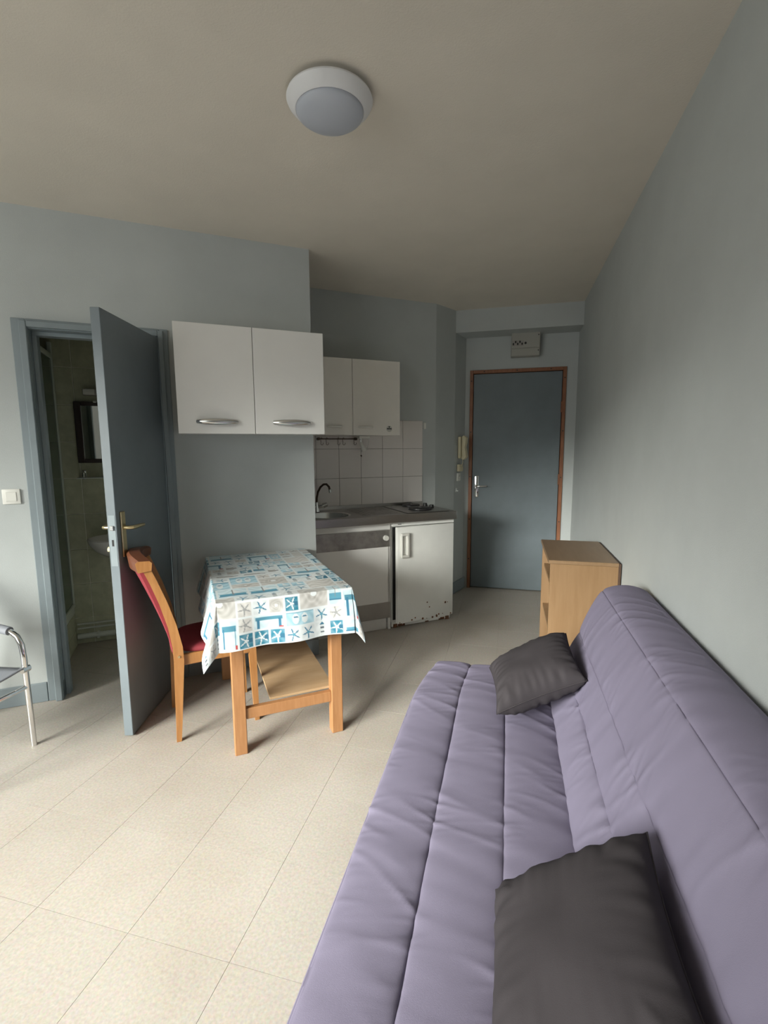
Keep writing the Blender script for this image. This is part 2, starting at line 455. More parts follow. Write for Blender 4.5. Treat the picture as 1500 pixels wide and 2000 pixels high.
# local x = along leaf, +y = the room-side face
LT = .042
B().box(0.0, LEAF_W, -LT, 0, .008, 2.020, .002).obj('leaf', 'door_paint', d1, smooth=False)
B().box(LEAF_W, LEAF_W + .0012, -LT + .006, -.006, .86, 1.10).obj('lock_plate', 'blue_paint', d1, smooth=False)
B().box(LEAF_W + .0012, LEAF_W + .009, -.030, -.012, 1.030, 1.052, .002).obj('latch', 'steel_satin', d1, smooth=False)
B().box(LEAF_W + .0008, LEAF_W + .0018, -.026, -.017, .955, .985).obj('bolt_slot', 'dark_gap', d1, smooth=False)
for sgn in (1, -1):
    y = 0 if sgn > 0 else -LT
    ya, yb = sorted((y, y + sgn * .008))
    B().box(.520, .560, ya, yb, .895, 1.112, .003).obj('handle_plate', 'brass', d1, smooth=False)
    b = B().tube([(.540, y, 1.035), (.540, y + sgn * .035, 1.035), (.535, y + sgn * .046, 1.035), (.515, y + sgn * .050, 1.035), (.46, y + sgn * .050, 1.034), (.425, y + sgn * .047, 1.032)],
                 [.009, .009, .0095, .010, .0095, .008], 12)
    b.obj('lever', 'brass', d1)
b = B().cyl((.540, -LT, .93), (.540, -LT - .030, .93), .011, .013, 16); b.obj('turn_knob', 'plastic_cream', d1)
for z in (.25, 1.02, 1.80):
    B().cyl((-.006, .008, z), (-.006, .008, z + .085), .007, seg=12).obj('hinge', 'blue_paint', d1)

# light switch left of the doorway
sw = thing('light_switch', 'cream rocker light switch left of the bathroom doorway', 'switch', Lw(-1.634, 0, 1.159), TH_L)
B().box(-.040, .040, -.010, 0, -.040, .040, .004, 2).obj('plate', 'plastic_white', sw)
B().box(-.024, .024, -.0135, -.008, -.024, .024, .002).obj('rocker', 'plastic_white', sw)

# ------------------------------------------------------------------ bathroom
VB = -.861
wb = B().box(-2.45, -.25, -VB, -VB + .1, 0, ZC).obj('wall_bathroom', 'bath_grout', smooth=False)
wb.location = C_L; wb.rotation_euler = (0, 0, TH_L)
tag(wb, 'olive green tiled back wall of the bathroom', 'wall', kind='structure')
tw, thh = .333, .2525
for i in range(-3, 4):
    ua = max(-1.458 + i * tw, -2.43); ub = min(-1.458 + (i + 1) * tw, -.26)
    if ub - ua < .02: continue
    for j in range(0, 11):
        za = .193 + (j - 1) * thh; zb = za + thh
        za = max(za, 0.0); zb = min(zb, 2.60)
        B().box(ua + .0025, ub - .0025, -VB - .006, -VB + .001, za + .0025, zb - .0025, .002).obj('tile', 'bath_tile', wb, smooth=False)
wall('wall_bathroom_right', B().box(-.35, -.25, .09, -VB + .1, 0, ZC), 'plain side wall of the bathroom hidden by the open door', 'bath_tile', C_L, TH_L)
wall('wall_bathroom_left', B().box(-2.45, -2.35, .09, -VB + .1, 0, ZC), 'far side wall inside the shower', 'bath_tile', C_L, TH_L)

# shower: raised tray with tiled front and green glass screen
st = thing('shower_tray', 'white raised shower tray with olive tiled front', 'shower tray', Lw(-1.568, .0), TH_L)
B().box(-.70, -.006, .16, .845, .20, .245, .006).obj('tray', 'tray_white', st)
B().box(-.012, .0, .115, .845, .235, .285, .004).obj('rim', 'tray_white', st)
B().box(-.70, -.006, .12, .845, 0, .20).obj('plinth', 'bath_grout', st, smooth=False)
for a, c in ((.122, .36), (.36, .60), (.60, .845)):
    for e0, e1 in ((.0, .11), (.11, .232)):
        B().box(-.006, 0, a + .002, c - .002, e0 + .002, e1 - .002, .001).obj('tile', 'bath_tile', st, smooth=False)
ss = thing('shower_screen', 'dark green glass shower screen with pale metal profiles', 'shower screen', Lw(-1.568, .0, .285), TH_L)
B().box(-.006, .0, .12, .82, .03, 1.72).obj('glass', 'green_glass', ss, smooth=False)
B().box(-.018, .008, .822, .845, 0, 1.83, .003).obj('wall_profile', 'profile_white', ss, smooth=False)
B().box(-.018, .008, .115, .822, 0, .030, .003).obj('bottom_rail', 'profile_white', ss, smooth=False)
B().box(-.018, .008, .115, .822, 1.72, 1.755, .003).obj('top_rail', 'profile_white', ss, smooth=False)
B().box(-.018, .006, .44, .475, .03, 1.72, .003).obj('stile', 'green_glass', ss, smooth=False)

# mirror cabinet, lamp, shelf, basin, pipes
mc = thing('mirror_cabinet', 'dark framed mirror above the bathroom basin', 'mirror', Lw(-1.462, VB + .006, 1.311), TH_L)
FW, FH = .43, .42
B().box(0, FW, -.022, 0, 0, FH).obj('back_panel', 'mirror_frame', mc, smooth=False)
for a, c, e0, e1 in ((0, .042, 0, FH), (FW - .042, FW, 0, FH), (.042, FW - .042, 0, .028), (.042, FW - .042, FH - .028, FH)):
    B().box(a, c, -.036, -.022, e0, e1, .004).obj('frame_bar', 'mirror_frame', mc, smooth=False)
B().box(.042, FW - .042, -.026, -.0215, .028, FH - .028).obj('mirror_glass', 'mirror', mc, smooth=False)
for x in (.12, .22):
    B().box(x, x + .022, -.041, -.034, FH - .006, FH + .008, .003).obj('clip', 'plastic_white', mc)
vl = thing('vanity_lamp', 'small white lamp fitted above the bathroom mirror', 'lamp', Lw(-1.40, VB + .006, 1.742), TH_L)
B().box(0, .20, -.05, 0, .03, .075, .006, 2).obj('housing', 'band_grey', vl)
B().box(.006, .075, -.062, -.05, .034, .072, .004, 2).obj('diffuser', 'plastic_white', vl)
gs = thing('glass_shelf', 'narrow glass shelf on chrome brackets under the bathroom mirror', 'shelf', Lw(-1.466, VB + .006, 1.205), TH_L)
B().box(0, .50, -.115, -.006, 0, .006, .001).obj('pane', 'clear_plastic', gs, smooth=False)
for x in (.03, .46):
    br = B().tube([(x, 0, .035), (x, -.012, .045), (x, -.03, .035), (x, -.034, .006)], .008, 10).obj('bracket', 'chrome', gs)
    B().box(x - .014, x + .014, -.008, 0, -.012, .055, .003).obj('wall_plate', 'chrome', br)
wbn = thing('wash_basin', 'white porcelain wash basin mostly hidden behind the open door', 'basin', Lw(-1.15, VB + .006, .66), TH_L)
rings = []
for z, a, dd in ((-.02, .12, .16), (.0, .18, .24), (.05, .235, .33), (.10, .262, .385), (.135, .272, .40), (.142, .265, .393)):
    rings.append([Vector((a * math.cos(2 * PI * k / 36), -dd / 2 + dd / 2 * math.sin(2 * PI * k / 36) * (1 if math.sin(2 * PI * k / 36) < 0 else .98), z)) for k in range(36)])
for z, a, dd in ((.120, .235, .33), (.06, .17, .24), (.03, .05, .10)):
    rings.append([Vector((a * math.cos(2 * PI * k / 36), -.20 + dd / 2 * math.sin(2 * PI * k / 36), z)) for k in range(36)])
B().sect(rings).obj('bowl', 'porcelain', wbn, angle=50)
B().tube([(.0, -.05, .14), (0, -.05, .24), (0, -.09, .26), (0, -.15, .23)], .012, 12).obj('tap', 'chrome', wbn)
B().cyl((0, -.16, -.02), (0, -.16, -.20), .022).obj('trap', 'plastic_white', wbn)
for k, (z, r, lab, v) in enumerate(((.150, .007, 'upper thin white water pipe along the bathroom skirting', .016), (.118, .007, 'lower thin white water pipe along the bathroom skirting', .016), (.062, .020, 'thick white waste pipe along the bathroom floor', .026))):
    pp = thing('water_pipe', lab, 'pipe', Lw(-1.56, VB + v, z), TH_L, 'pipes at the foot of the bathroom wall')
    B().cyl((0, 0, 0), (1.18, 0, 0), r, seg=14).obj('pipe', 'tray_white', pp)
    for x in (.12, .62): B().box(x, x + .018, -r * .9, v - .0075, -r * 1.15, r * 1.15, .002).obj('clip', 'tray_white', pp)

# ------------------------------------------------------------------ entry door
fr = thing('trim_3', 'brown varnished wooden frame around the entry door', 'door frame', (0, YE, 0), kind='structure')
fw = .031
for a, c, e0, e1 in ((DX0 - fw, DX0, 0, DZ + fw), (DX1, DX1 + fw, 0, DZ + fw), (DX0, DX1, DZ, DZ + fw)):
    B().box(a, c, -.014, .05, e0, e1, .002).obj('frame_bar', 'frame_wood', fr, smooth=False)
B().box(DX0 - .02, DX1 + .02, .05, .09, 0, DZ + .02).obj('gap_shade_backing', 'dark_gap', fr, smooth=False)  # board behind the leaf, its black paints the shade in the door gap
for z in (.30, .70, 1.12, 1.55, 2.03):
    for x in (DX0 - fw / 2, DX1 + fw / 2):
        B().cyl((x, -.016, z), (x, -.012, z), .006, seg=10).obj('screw', 'black_iron', fr)
for x in (-.24, .06, .36): B().cyl((x, -.016, DZ + fw / 2), (x, -.012, DZ + fw / 2), .006, seg=10).obj('screw', 'black_iron', fr)
for z in (.28, 1.05, 1.72):
    B().box(DX1 - .010, DX1 + .008, -.016, .0, z, z + .10, .002).obj('hinge', 'frame_wood', fr)
d2 = thing('door_2', 'dark blue-grey flush entry door in brown frame', 'door', (0, YE, 0), kind='structure')
B().box(DX0 + .004, DX1 - .004, .006, .046, .010, DZ - .004, .002).obj('leaf', 'door_paint', d2, smooth=False)
B().box(-.312, -.270, -.004, .006, .918, 1.128, .012, 3).obj('handle_plate', 'chrome', d2)
B().tube([(-.291, 0, 1.030), (-.291, -.040, 1.030), (-.284, -.050, 1.030), (-.260, -.054, 1.030), (-.19, -.050, 1.032)], [.009, .009, .0095, .009, .007], 12).obj('lever', 'chrome', d2)
B().cyl((-.291, -.012, .950), (-.291, 0, .950), .010, seg=16).obj('lock_cylinder', 'steel_satin', d2)

# electrical panel above the door
ep = thing('electrical_panel', 'small white fuse box above the entry door', 'fuse box', (.0, YE, 2.225), 0)
B().box(0, .255, -.09, 0, 0, .215, .006, 2).obj('body', 'fuse_grey', ep)
B().box(.004, .251, -.096, -.09, .072, .212, .004).obj('cover', 'fuse_grey', ep)
B().box(.004, .251, -.096, -.09, .003, .066, .004).obj('lower_cover', 'fuse_grey', ep)
B().box(.008, .110, -.0972, -.096, .088, .138).obj('breaker_window', 'band_grey', ep, smooth=False)
for k in range(5):
    B().box(.014 + k * .019, .026 + k * .019, -.102, -.097, .098 + (.018 if k % 2 else 0), .116 + (.018 if k % 2 else 0), .001).obj('breaker', 'black_iron', ep, smooth=False)
B().cyl((.126, -.104, .112), (.126, -.096, .112), .010, seg=16).obj('test_button', 'black_iron', ep)
for z in (.045, .18): B().cyl((.238, -.098, z), (.238, -.095, z), .005, seg=10).obj('screw', 'black_iron', ep)

# intercom and sockets on the angled wall
TH_P = math.atan2(YE - 4.53, .085)
def Pp(t, z): return Vector((-.485 + .085 * t, 4.53 + (YE - 4.53) * t, z))
ic = thing('intercom_handset', 'cream door intercom handset hanging on the angled wall', 'intercom', Pp(.43, 1.30), TH_P)
B().box(-.045, .045, -.030, 0, 0, .205, .008, 2).obj('base', 'plastic_cream', ic)
b = B().bar([(-.012, -.045, -.006), (-.012, -.062, .02), (-.012, -.058, .06), (-.012, -.052, .105), (-.012, -.058, .15), (-.012, -.060, .19), (-.012, -.045, .208)],
            [.040, .050, .048, .042, .048, .050, .040], [.02, .04, .034, .028, .034, .04, .02], (1, 0, 0))
b.obj('handset', 'plastic_cream', ic)
B().tube([(0, -.03, 0), (.005, -.035, -.03), (.0, -.03, -.06)], .003, 8).obj('cord', 'plastic_cream', ic)
jb = thing('junction_box', 'small broken cream box under the intercom handset', 'junction box', Pp(.36, 1.178), TH_P)
B().box(-.036, .036, -.028, 0, 0, .066, .003).obj('body', 'plastic_cream', jb)
B().box(-.030, .030, -.034, -.028, .004, .046, .002).obj('cover', 'plastic_cream', jb)
so = thing('wall_socket', 'white square wall socket below the intercom', 'socket', Pp(.33, 1.088), TH_P)
B().box(-.038, .038, -.012, 0, 0, .076, .004, 2).obj('plate', 'plastic_white', so)
B().cyl((0, -.0135, .038), (0, -.011, .038), .021, seg=20).obj('outlet', 'sticker_grey', so)
B().cyl((.006, -.020, .032), (.006, -.013, .032), .009, seg=12).obj('cap', 'plastic_white', so)
ah = thing('adhesive_hook', 'small clear adhesive hook low on the angled wall', 'hook', Pp(.18, .985), TH_P)
B().box(-.014, .014, -.006, 0, 0, .04, .003).obj('pad', 'clear_plastic', ah)
B().tube([(0, -.006, .018), (0, -.016, .006), (0, -.022, .014)], .004, 8).obj('prong', 'clear_plastic', ah)
cb = thing('cable_clip', 'tiny white plastic box beside the splashback tiles', 'clip', Kw(.988, 0, 1.565), TH_K)
B().box(-.012, .012, -.014, 0, 0, .055, .002).obj('cover', 'plastic_white', cb)
B().box(-.009, .009, -.016, -.014, .006, .049, .001).obj('flap', 'plastic_white', cb)

# ------------------------------------------------------------------ ceiling lamp
lp = thing('ceiling_lamp', 'round white flush ceiling lamp with grey dome, switched off', 'lamp', (-.632, 1.738, ZC), 0)
B().lathe([(0.0, 0.0), (.118, 0.0), (.118, -.014), (.146, -.018), (.149, -.025), (.145, -.034), (.124, -.056), (.119, -.059), (.112, -.056), (0, -.056)], seg=64).obj('ring', 'lamp_ring', lp, angle=30)
B().lathe([(.113, -.053), (.117, -.060), (.113, -.068), (.099, -.078), (.076, -.086), (.048, -.091), (.022, -.094), (0, -.095)], seg=64).obj('dome', 'lamp_dome', lp, angle=60)

# ------------------------------------------------------------------ large wall cabinet
def arc_handle(parent, x, z, y, w, r, m_, flat=1.0, out=.03):
    n = 14; pts = []; rad = []
    for k in range(n + 1):
        t = k / n; pts.append((x - w / 2 + w * t, y - out * math.sin(PI * t) ** .6 - .001, z)); rad.append(r * (.75 + .35 * math.sin(PI * t)))
    b = B().tube(pts, rad, 10)
    for v in b.bm.verts: v.co.z = z + (v.co.z - z) * flat
    return b.obj('handle', m_, parent, angle=60)
wc = thing('wall_cabinet', 'large white two-door wall cabinet above the table', 'cabinet', Lw(-.802, 0, 1.484), TH_L)
CW, CH, CD = .795, .571, .30
B().box(0.002, CW - .002, -CD + .018, 0, .003, CH - .002, .001).obj('body', 'white_lacquer', wc, smooth=False)
for a, c in ((0, CW / 2 - .0016), (CW / 2 + .0016, CW)):
    dr = B().box(a, c, -CD, -CD + .0172, 0, CH, .0015).obj('door', 'white_lacquer', wc, smooth=False)
    arc_handle(dr, (a + c) / 2 + (.0 if a == 0 else .005), .064, -CD, .205, .013, 'steel_satin', 1.3)

# small kitchen wall cabinet
kc = thing('wall_cabinet', 'smaller cream two-door wall cabinet over the sink', 'cabinet', Kw(-.170, 0, 1.500), TH_K)
KW, KH, KD = .784, .560, .30
B().box(0.002, KW - .001, -KD + .018, 0, .003, KH - .002, .001).obj('body', 'cream_lacquer', kc, smooth=False)
for a, c in ((0, .393 - .0014), (.393 + .0014, KW)):
    dr = B().box(a, c, -KD, -KD + .0172, 0, KH, .0015).obj('door', 'cream_lacquer', kc, smooth=False)
    hx = (.245 if a == 0 else .495)
    arc_handle(dr, hx, .061, -KD, .115, .006, 'plastic_white', 1.2, .022)
    if a > 0:
        stk = B().cyl((.692, -KD - .0006, .050), (.692, -KD + .001, .050), .024, seg=28).obj('sticker', 'sticker_grey', dr)
        B().box(.672, .712, -KD - .0012, -KD, .046, .054).obj('sticker_band', 'black_iron', stk, smooth=False)
        B().cyl((.692, -KD - .0012, .064), (.692, -KD, .064), .006, seg=12).obj('sticker_mark', 'black_iron', stk)

# hook rail and spot under the small cabinet
hr = thing('hook_rail', 'dark metal rail with S-hooks under the small cabinet', 'rail', Kw(.022, .045, 1.477), TH_K)
B().cyl((0, 0, 0), (.325, 0, 0), .0045, seg=12).obj('rail', 'bronze_rail', hr)
for x in (0.004, .315): B().cyl((x, .030, 0), (x, -.006, 0), .011, seg=14).obj('bracket', 'bronze_rail', hr)
for x in (.026, .070, .165, .209, .304):
    pts = [(x + .006 * math.cos(a), 0, .001 + .008 * math.sin(a)) for a in np.linspace(-.3, PI, 7)]
    pts += [(x - .006, 0, -.015), (x - .004, 0, -.032)] + [(x + .004 + .010 * math.cos(a), 0, -.036 + .012 * math.sin(a)) for a in np.linspace(PI, 2 * PI + .5, 8)]
    B().tube(pts, .0018, 6).obj('hook', 'bronze_rail', hr)
sl = thing('spot_lamp', 'small white clip-on spot lamp under the small cabinet', 'lamp', Kw(.372, .10, 1.4995), TH_K)
B().box(-.035, .055, -.03, .03, -.022, 0, .004, 2).obj('base', 'plastic_white', sl)
B().cyl((-.012, 0, -.022), (-.012, 0, -.055), .007, seg=12).obj('stem', 'chrome', sl)
B().cyl((-.014, 0, -.052), (.004, -.006, -.098), .013, .017, seg=18).cyl((.004, -.006, -.098), (.010, -.008, -.122), .022, .022, seg=18).obj('shade', 'plastic_white', sl)
B().tube([(.050, .01, -.015), (.066, .02, -.045), (.060, .03, -.085), (.045, .035, -.11)], .0025, 8).obj('cord', 'plastic_white', sl)
th_ = thing('adhesive_hook', 'tiny dark hook stuck on a splashback tile', 'hook', Kw(.394, .008, 1.335), TH_K)
B().cyl((0, 0, .006), (0, -.006, .006), .006, seg=10).obj('pad', 'bronze_rail', th_)
B().tube([(0, -.005, .004), (0, -.012, -.004), (0, -.016, .002)], .002, 6).obj('prong', 'bronze_rail', th_)

# ------------------------------------------------------------------ kitchen worktop with sink and hotplates
CT = .904
wt = thing('worktop', 'stainless steel kitchen worktop with sink and two hotplates', 'worktop', Kw(0, 0, CT), TH_K)
U0, U1, VF = -.174, 1.000, .535
bx, by, brx, bry = .014, -.285, .160, .165           # basin ellipse
# top sheet with an oval hole, built as a loft between the hole edge and the outline
N = 64; hole = []; outl = []
for k in range(N):
    a = 2 * PI * k / N
    ca, sa = math.cos(a), math.sin(a)
    hole.append((bx + brx * ca, by + bry * sa))
    # ray from basin centre to the rectangle
    ts = []
    if ca > 1e-6: ts.append((U1 - bx) / ca)
    if ca < -1e-6: ts.append((U0 - bx) / ca)
    if sa > 1e-6: ts.append((-.0095 - by) / sa)
    if sa < -1e-6: ts.append((-VF - by) / sa)
    t = min(ts); outl.append((bx + ca * t, by + sa * t))
rings = [[Vector((x, y, 0)) for x, y in outl]]
for s_, z in ((1.16, 0), (1.10, -.003), (1.0, -.005), (.96, -.03), (.90, -.10), (.78, -.135), (.30, -.145), (.05, -.146)):
    rings.append([Vector((bx + (x - bx) * s_, by + (y - by) * s_, z)) for x, y in hole])
bm_ = B()
bm_.sect(rings[:3], close=False); bm_.obj('top_sheet', 'steel', wt, angle=25)
bm_ = B(); bm_.sect(rings[2:], close=False); bsn = bm_.obj('basin', 'steel_satin', wt, angle=60)
B().cyl((bx, by, -.1455), (bx, by, -.143), .028, seg=24).obj('drain', 'chrome', bsn)
# corner fill of the sheet (the loft clips the far corners), front, right and back edges
B().box(.25, U1, -VF, -.0095, -.0016, .0004).obj('sheet_extension', 'steel', wt, smooth=False)
B().box(U0, U1, -VF - .001, -VF + .012, -.060, .001, .003).obj('front_edge', 'steel', wt, smooth=False)
B().box(U1 - .012, U1 + .001, -VF, -.0095, -.060, .001, .003).obj('side_edge', 'steel', wt, smooth=False)
B().box(U0, .968, -.012, -.0085, .0, .030, .002).obj('upstand', 'steel', wt, smooth=False)
# shallow drainer field
dr_ = B().box(.235, .560, -.455, -.055, .0006, .0018, .0008).obj('drainer', 'steel_dull', wt, smooth=False)
for k in range(8):
    B().box(.26 + k * .037, .272 + k * .037, -.435, -.075, .0016, .0038, .001).obj('drainer_rib', 'steel_dull', dr_, smooth=False)
# hob plate, hotplates, knobs
hb = B().box(.585, .955, -.500, -.020, .0006, .006, .003).obj('hob_plate', 'steel', wt, smooth=False)
for (x, y, r) in ((.800, -.120, .075), (.770, -.345, .090)):
    hp = B().lathe([(0, .022), (r * .22, .022), (r * .25, .0245), (r * .9, .0245), (r, .020), (r, .010), (r * 1.06, .006)], x, y, 40).obj('hotplate', 'black_iron', wt, angle=40)
    B().cyl((x, y, .0245), (x, y, .0252), r * .14, seg=20).obj('center_mark', 'chrome', hp)
for (x, y) in ((.918, -.155), (.915, -.275)):
    B().cyl((x, y, .006), (x, y, .030), .020, .016, 20).obj('knob', 'black_iron', wt)

# mixer tap
fa = thing('kitchen_faucet', 'chrome two-handle kitchen faucet with tall swan neck', 'faucet', Kw(-.012, .075, CT + .001), TH_K)
B().lathe([(0, .075), (.012, .075), (.016, .060), (.020, .035), (.024, .010), (.026, .0), (0, .0)], seg=24).obj('body', 'chrome', fa)
B().tube([(0, 0, .07), (.002, -.003, .11), (.010, -.012, .155), (.026, -.030, .195), (.045, -.055, .218), (.062, -.078, .220), (.076, -.098, .200), (.080, -.105, .172)], .0085, 12).obj('spout', 'bronze_rail', fa)
B().cyl((.080, -.105, .180), (.082, -.108, .155), .0105, .011, 14).obj('aerator', 'chrome', fa)
for sgn in (1, -1):
    kb_ = B().cyl((sgn * .012, -.01, .035), (sgn * .048, -.022, .048), .010, .012, 14).obj('valve', 'chrome', fa)
    B().cyl((sgn * .046, -.021, .046), (sgn * .078, -.032, .058), .021, .017, 14).obj('knob', 'steel_satin', kb_)

# ------------------------------------------------------------------ base unit
bu = thing('base_unit', 'white sink cabinet with grey bands under the worktop', 'cabinet', Kw(-.172, 0, 0), TH_K)
UW = .624; FV = .47
B().box(0, .016, -FV + .02, -.03, 0, .842).box(.016, UW - .023, -FV + .02, -.03, .09, .106).box(.016, UW - .023, -.046, -.03, .106, .80).obj('body', 'cabinet_inside', bu, smooth=False)
B().box(0, UW, -FV, -FV + .0195, .789, .842, .002).obj('top_rail', 'white_lacquer', bu, smooth=False)
dr = B().box(.002, UW - .004, -FV, -FV + .0195, .092, .787, .002).obj('door', 'white_lacquer', bu, smooth=False)
B().box(.002, UW - .004, -FV - .0014, -FV, .656, .786).obj('steel_band', 'steel_dull', dr, smooth=False)
B().box(.002, UW - .004, -FV - .0014, -FV, .093, .220).obj('grey_band', 'band_grey', dr, smooth=False)
b = B().cyl((.579, -FV - .001, .728), (.579, -FV - .012, .728), .012, .010, 20).cyl((.579, -FV - .012, .728), (.579, -FV - .034, .728), .021, .019, 24); b.obj('knob', 'plastic_white', dr)
B().box(0, UW - .03, -.455, -.44, 0, .088, .002).obj('plinth', 'white_lacquer', bu, smooth=False)
B().box(UW - .022, UW, -FV, -.03, 0, .788, .001).obj('side_panel', 'white_lacquer', bu, smooth=False)

# ------------------------------------------------------------------ refrigerator
rf = thing('refrigerator', 'old white under-counter fridge with door ajar and rusty foot', 'refrigerator', Kw(.457, 0, 0), TH_K)
RW = .538
B().box(0.002, RW, -.452, -.03, .03, .836, .004).obj('body', 'enamel', rf, smooth=False)
B().box(0.02, RW - .02, -.4535, -.450, .06, .80).obj('gap_shade', 'dark_gap', rf, smooth=False)  # black sheet: shade in the gap of the ajar door, put into colour
tp = B().box(0.0, RW, -.500, -.40, .812, .841, .003).obj('top_panel', 'enamel', rf, smooth=False)
B().box(.045, .075, -.5008, -.4995, .825, .830).obj('logo', 'black_iron', tp, smooth=False)
B().box(.085, .098, -.5008, -.4995, .826, .829).obj('logo', 'sticker_grey', tp, smooth=False)
# door, hinged at right, slightly ajar
dh = B()
dh.box(-.512, 0, -.040, 0, 0, .757, .006, 2)
door = dh.obj('door', 'enamel', rf)
door.location = (RW - .001, -.457, .050); door.rotation_euler = (0, 0, math.radians(3.6))
b = B()
pts = [(-.452, -.040, .548), (-.452, -.062, .552), (-.452, -.072, .570), (-.452, -.072, .62), (-.452, -.072, .68), (-.452, -.064, .702), (-.452, -.040, .708)]
b.box(-.488, -.474, -.060, -.038, .528, .706, .004).box(-.440, -.418, -.062, -.038, .528, .706, .004).box(-.488, -.418, -.062, -.038, .690, .712, .004).box(-.488, -.418, -.062, -.038, .522, .544, .004)
b.obj('handle', 'plastic_white', door)
rnd = random.Random(3)
for k in range(16):
    x = rnd.uniform(-.50, -.02); z = abs(rnd.gauss(0, .012)) + .004
    if k > 11: x = rnd.uniform(-.3, -.05); z = rnd.uniform(.05, .14)
    s_ = rnd.uniform(.003, .010)
    B().cyl((x, -.0405, z), (x, -.0395, z), s_, seg=7).obj('rust_spot', 'rust', door)
B().box(0.004, RW - .004, -.462, -.40, .006, .048, .003).obj('foot_panel', 'enamel', rf, smooth=False)
for x in (.02, RW - .05):
    B().box(x, x + .034, -.468, -.43, 0, .030, .003).obj('foot', 'rust', rf, smooth=False)
for k in range(7):
    x = rnd.uniform(.03, RW - .03)
    B().box(x, x + rnd.uniform(.012, .04), -.4632, -.4615, .006, .006 + rnd.uniform(.006, .02)).obj('rust_spot', 'rust', rf, smooth=False)

# ------------------------------------------------------------------ table
tb = thing('dining_table', 'small wooden table with low plywood shelf against the wall', 'table', Lw(-.385, 0), TH_L)
# local x along the wall, local y = -v
TX0, TX1, TV0, TV1 = -.305, .295, .035, .995
B().box(TX0, TX1, -TV1, -TV0, .728, .748, .003).obj('tabletop', 'pine', tb, smooth=False)
for lx in (-.228, .234):
    for lv in (.910, .115):
        B().box(lx - .028, lx + .028, -lv - .028, -lv + .028, 0, .728, .003).obj('leg', 'pine', tb, smooth=False)
for lv in (.915, .115):
    B().box(-.200, .206, -lv - .014, -lv + .014, .165, .217, .002).obj('stretcher', 'pine', tb, smooth=False)
    B().box(-.200, .206, -lv - .012, -lv + .012, .645, .728, .002).obj('apron', 'pine', tb, smooth=False)
for lx in (-.228, .234):
    B().box(lx - .012, lx + .012, -.882, -.143, .645, .728, .002).obj('apron', 'pine', tb, smooth=False)
B().box(-.085, .228, -.893, -.08, .2175, .229, .001).obj('shelf_board', 'ply', tb, smooth=False)

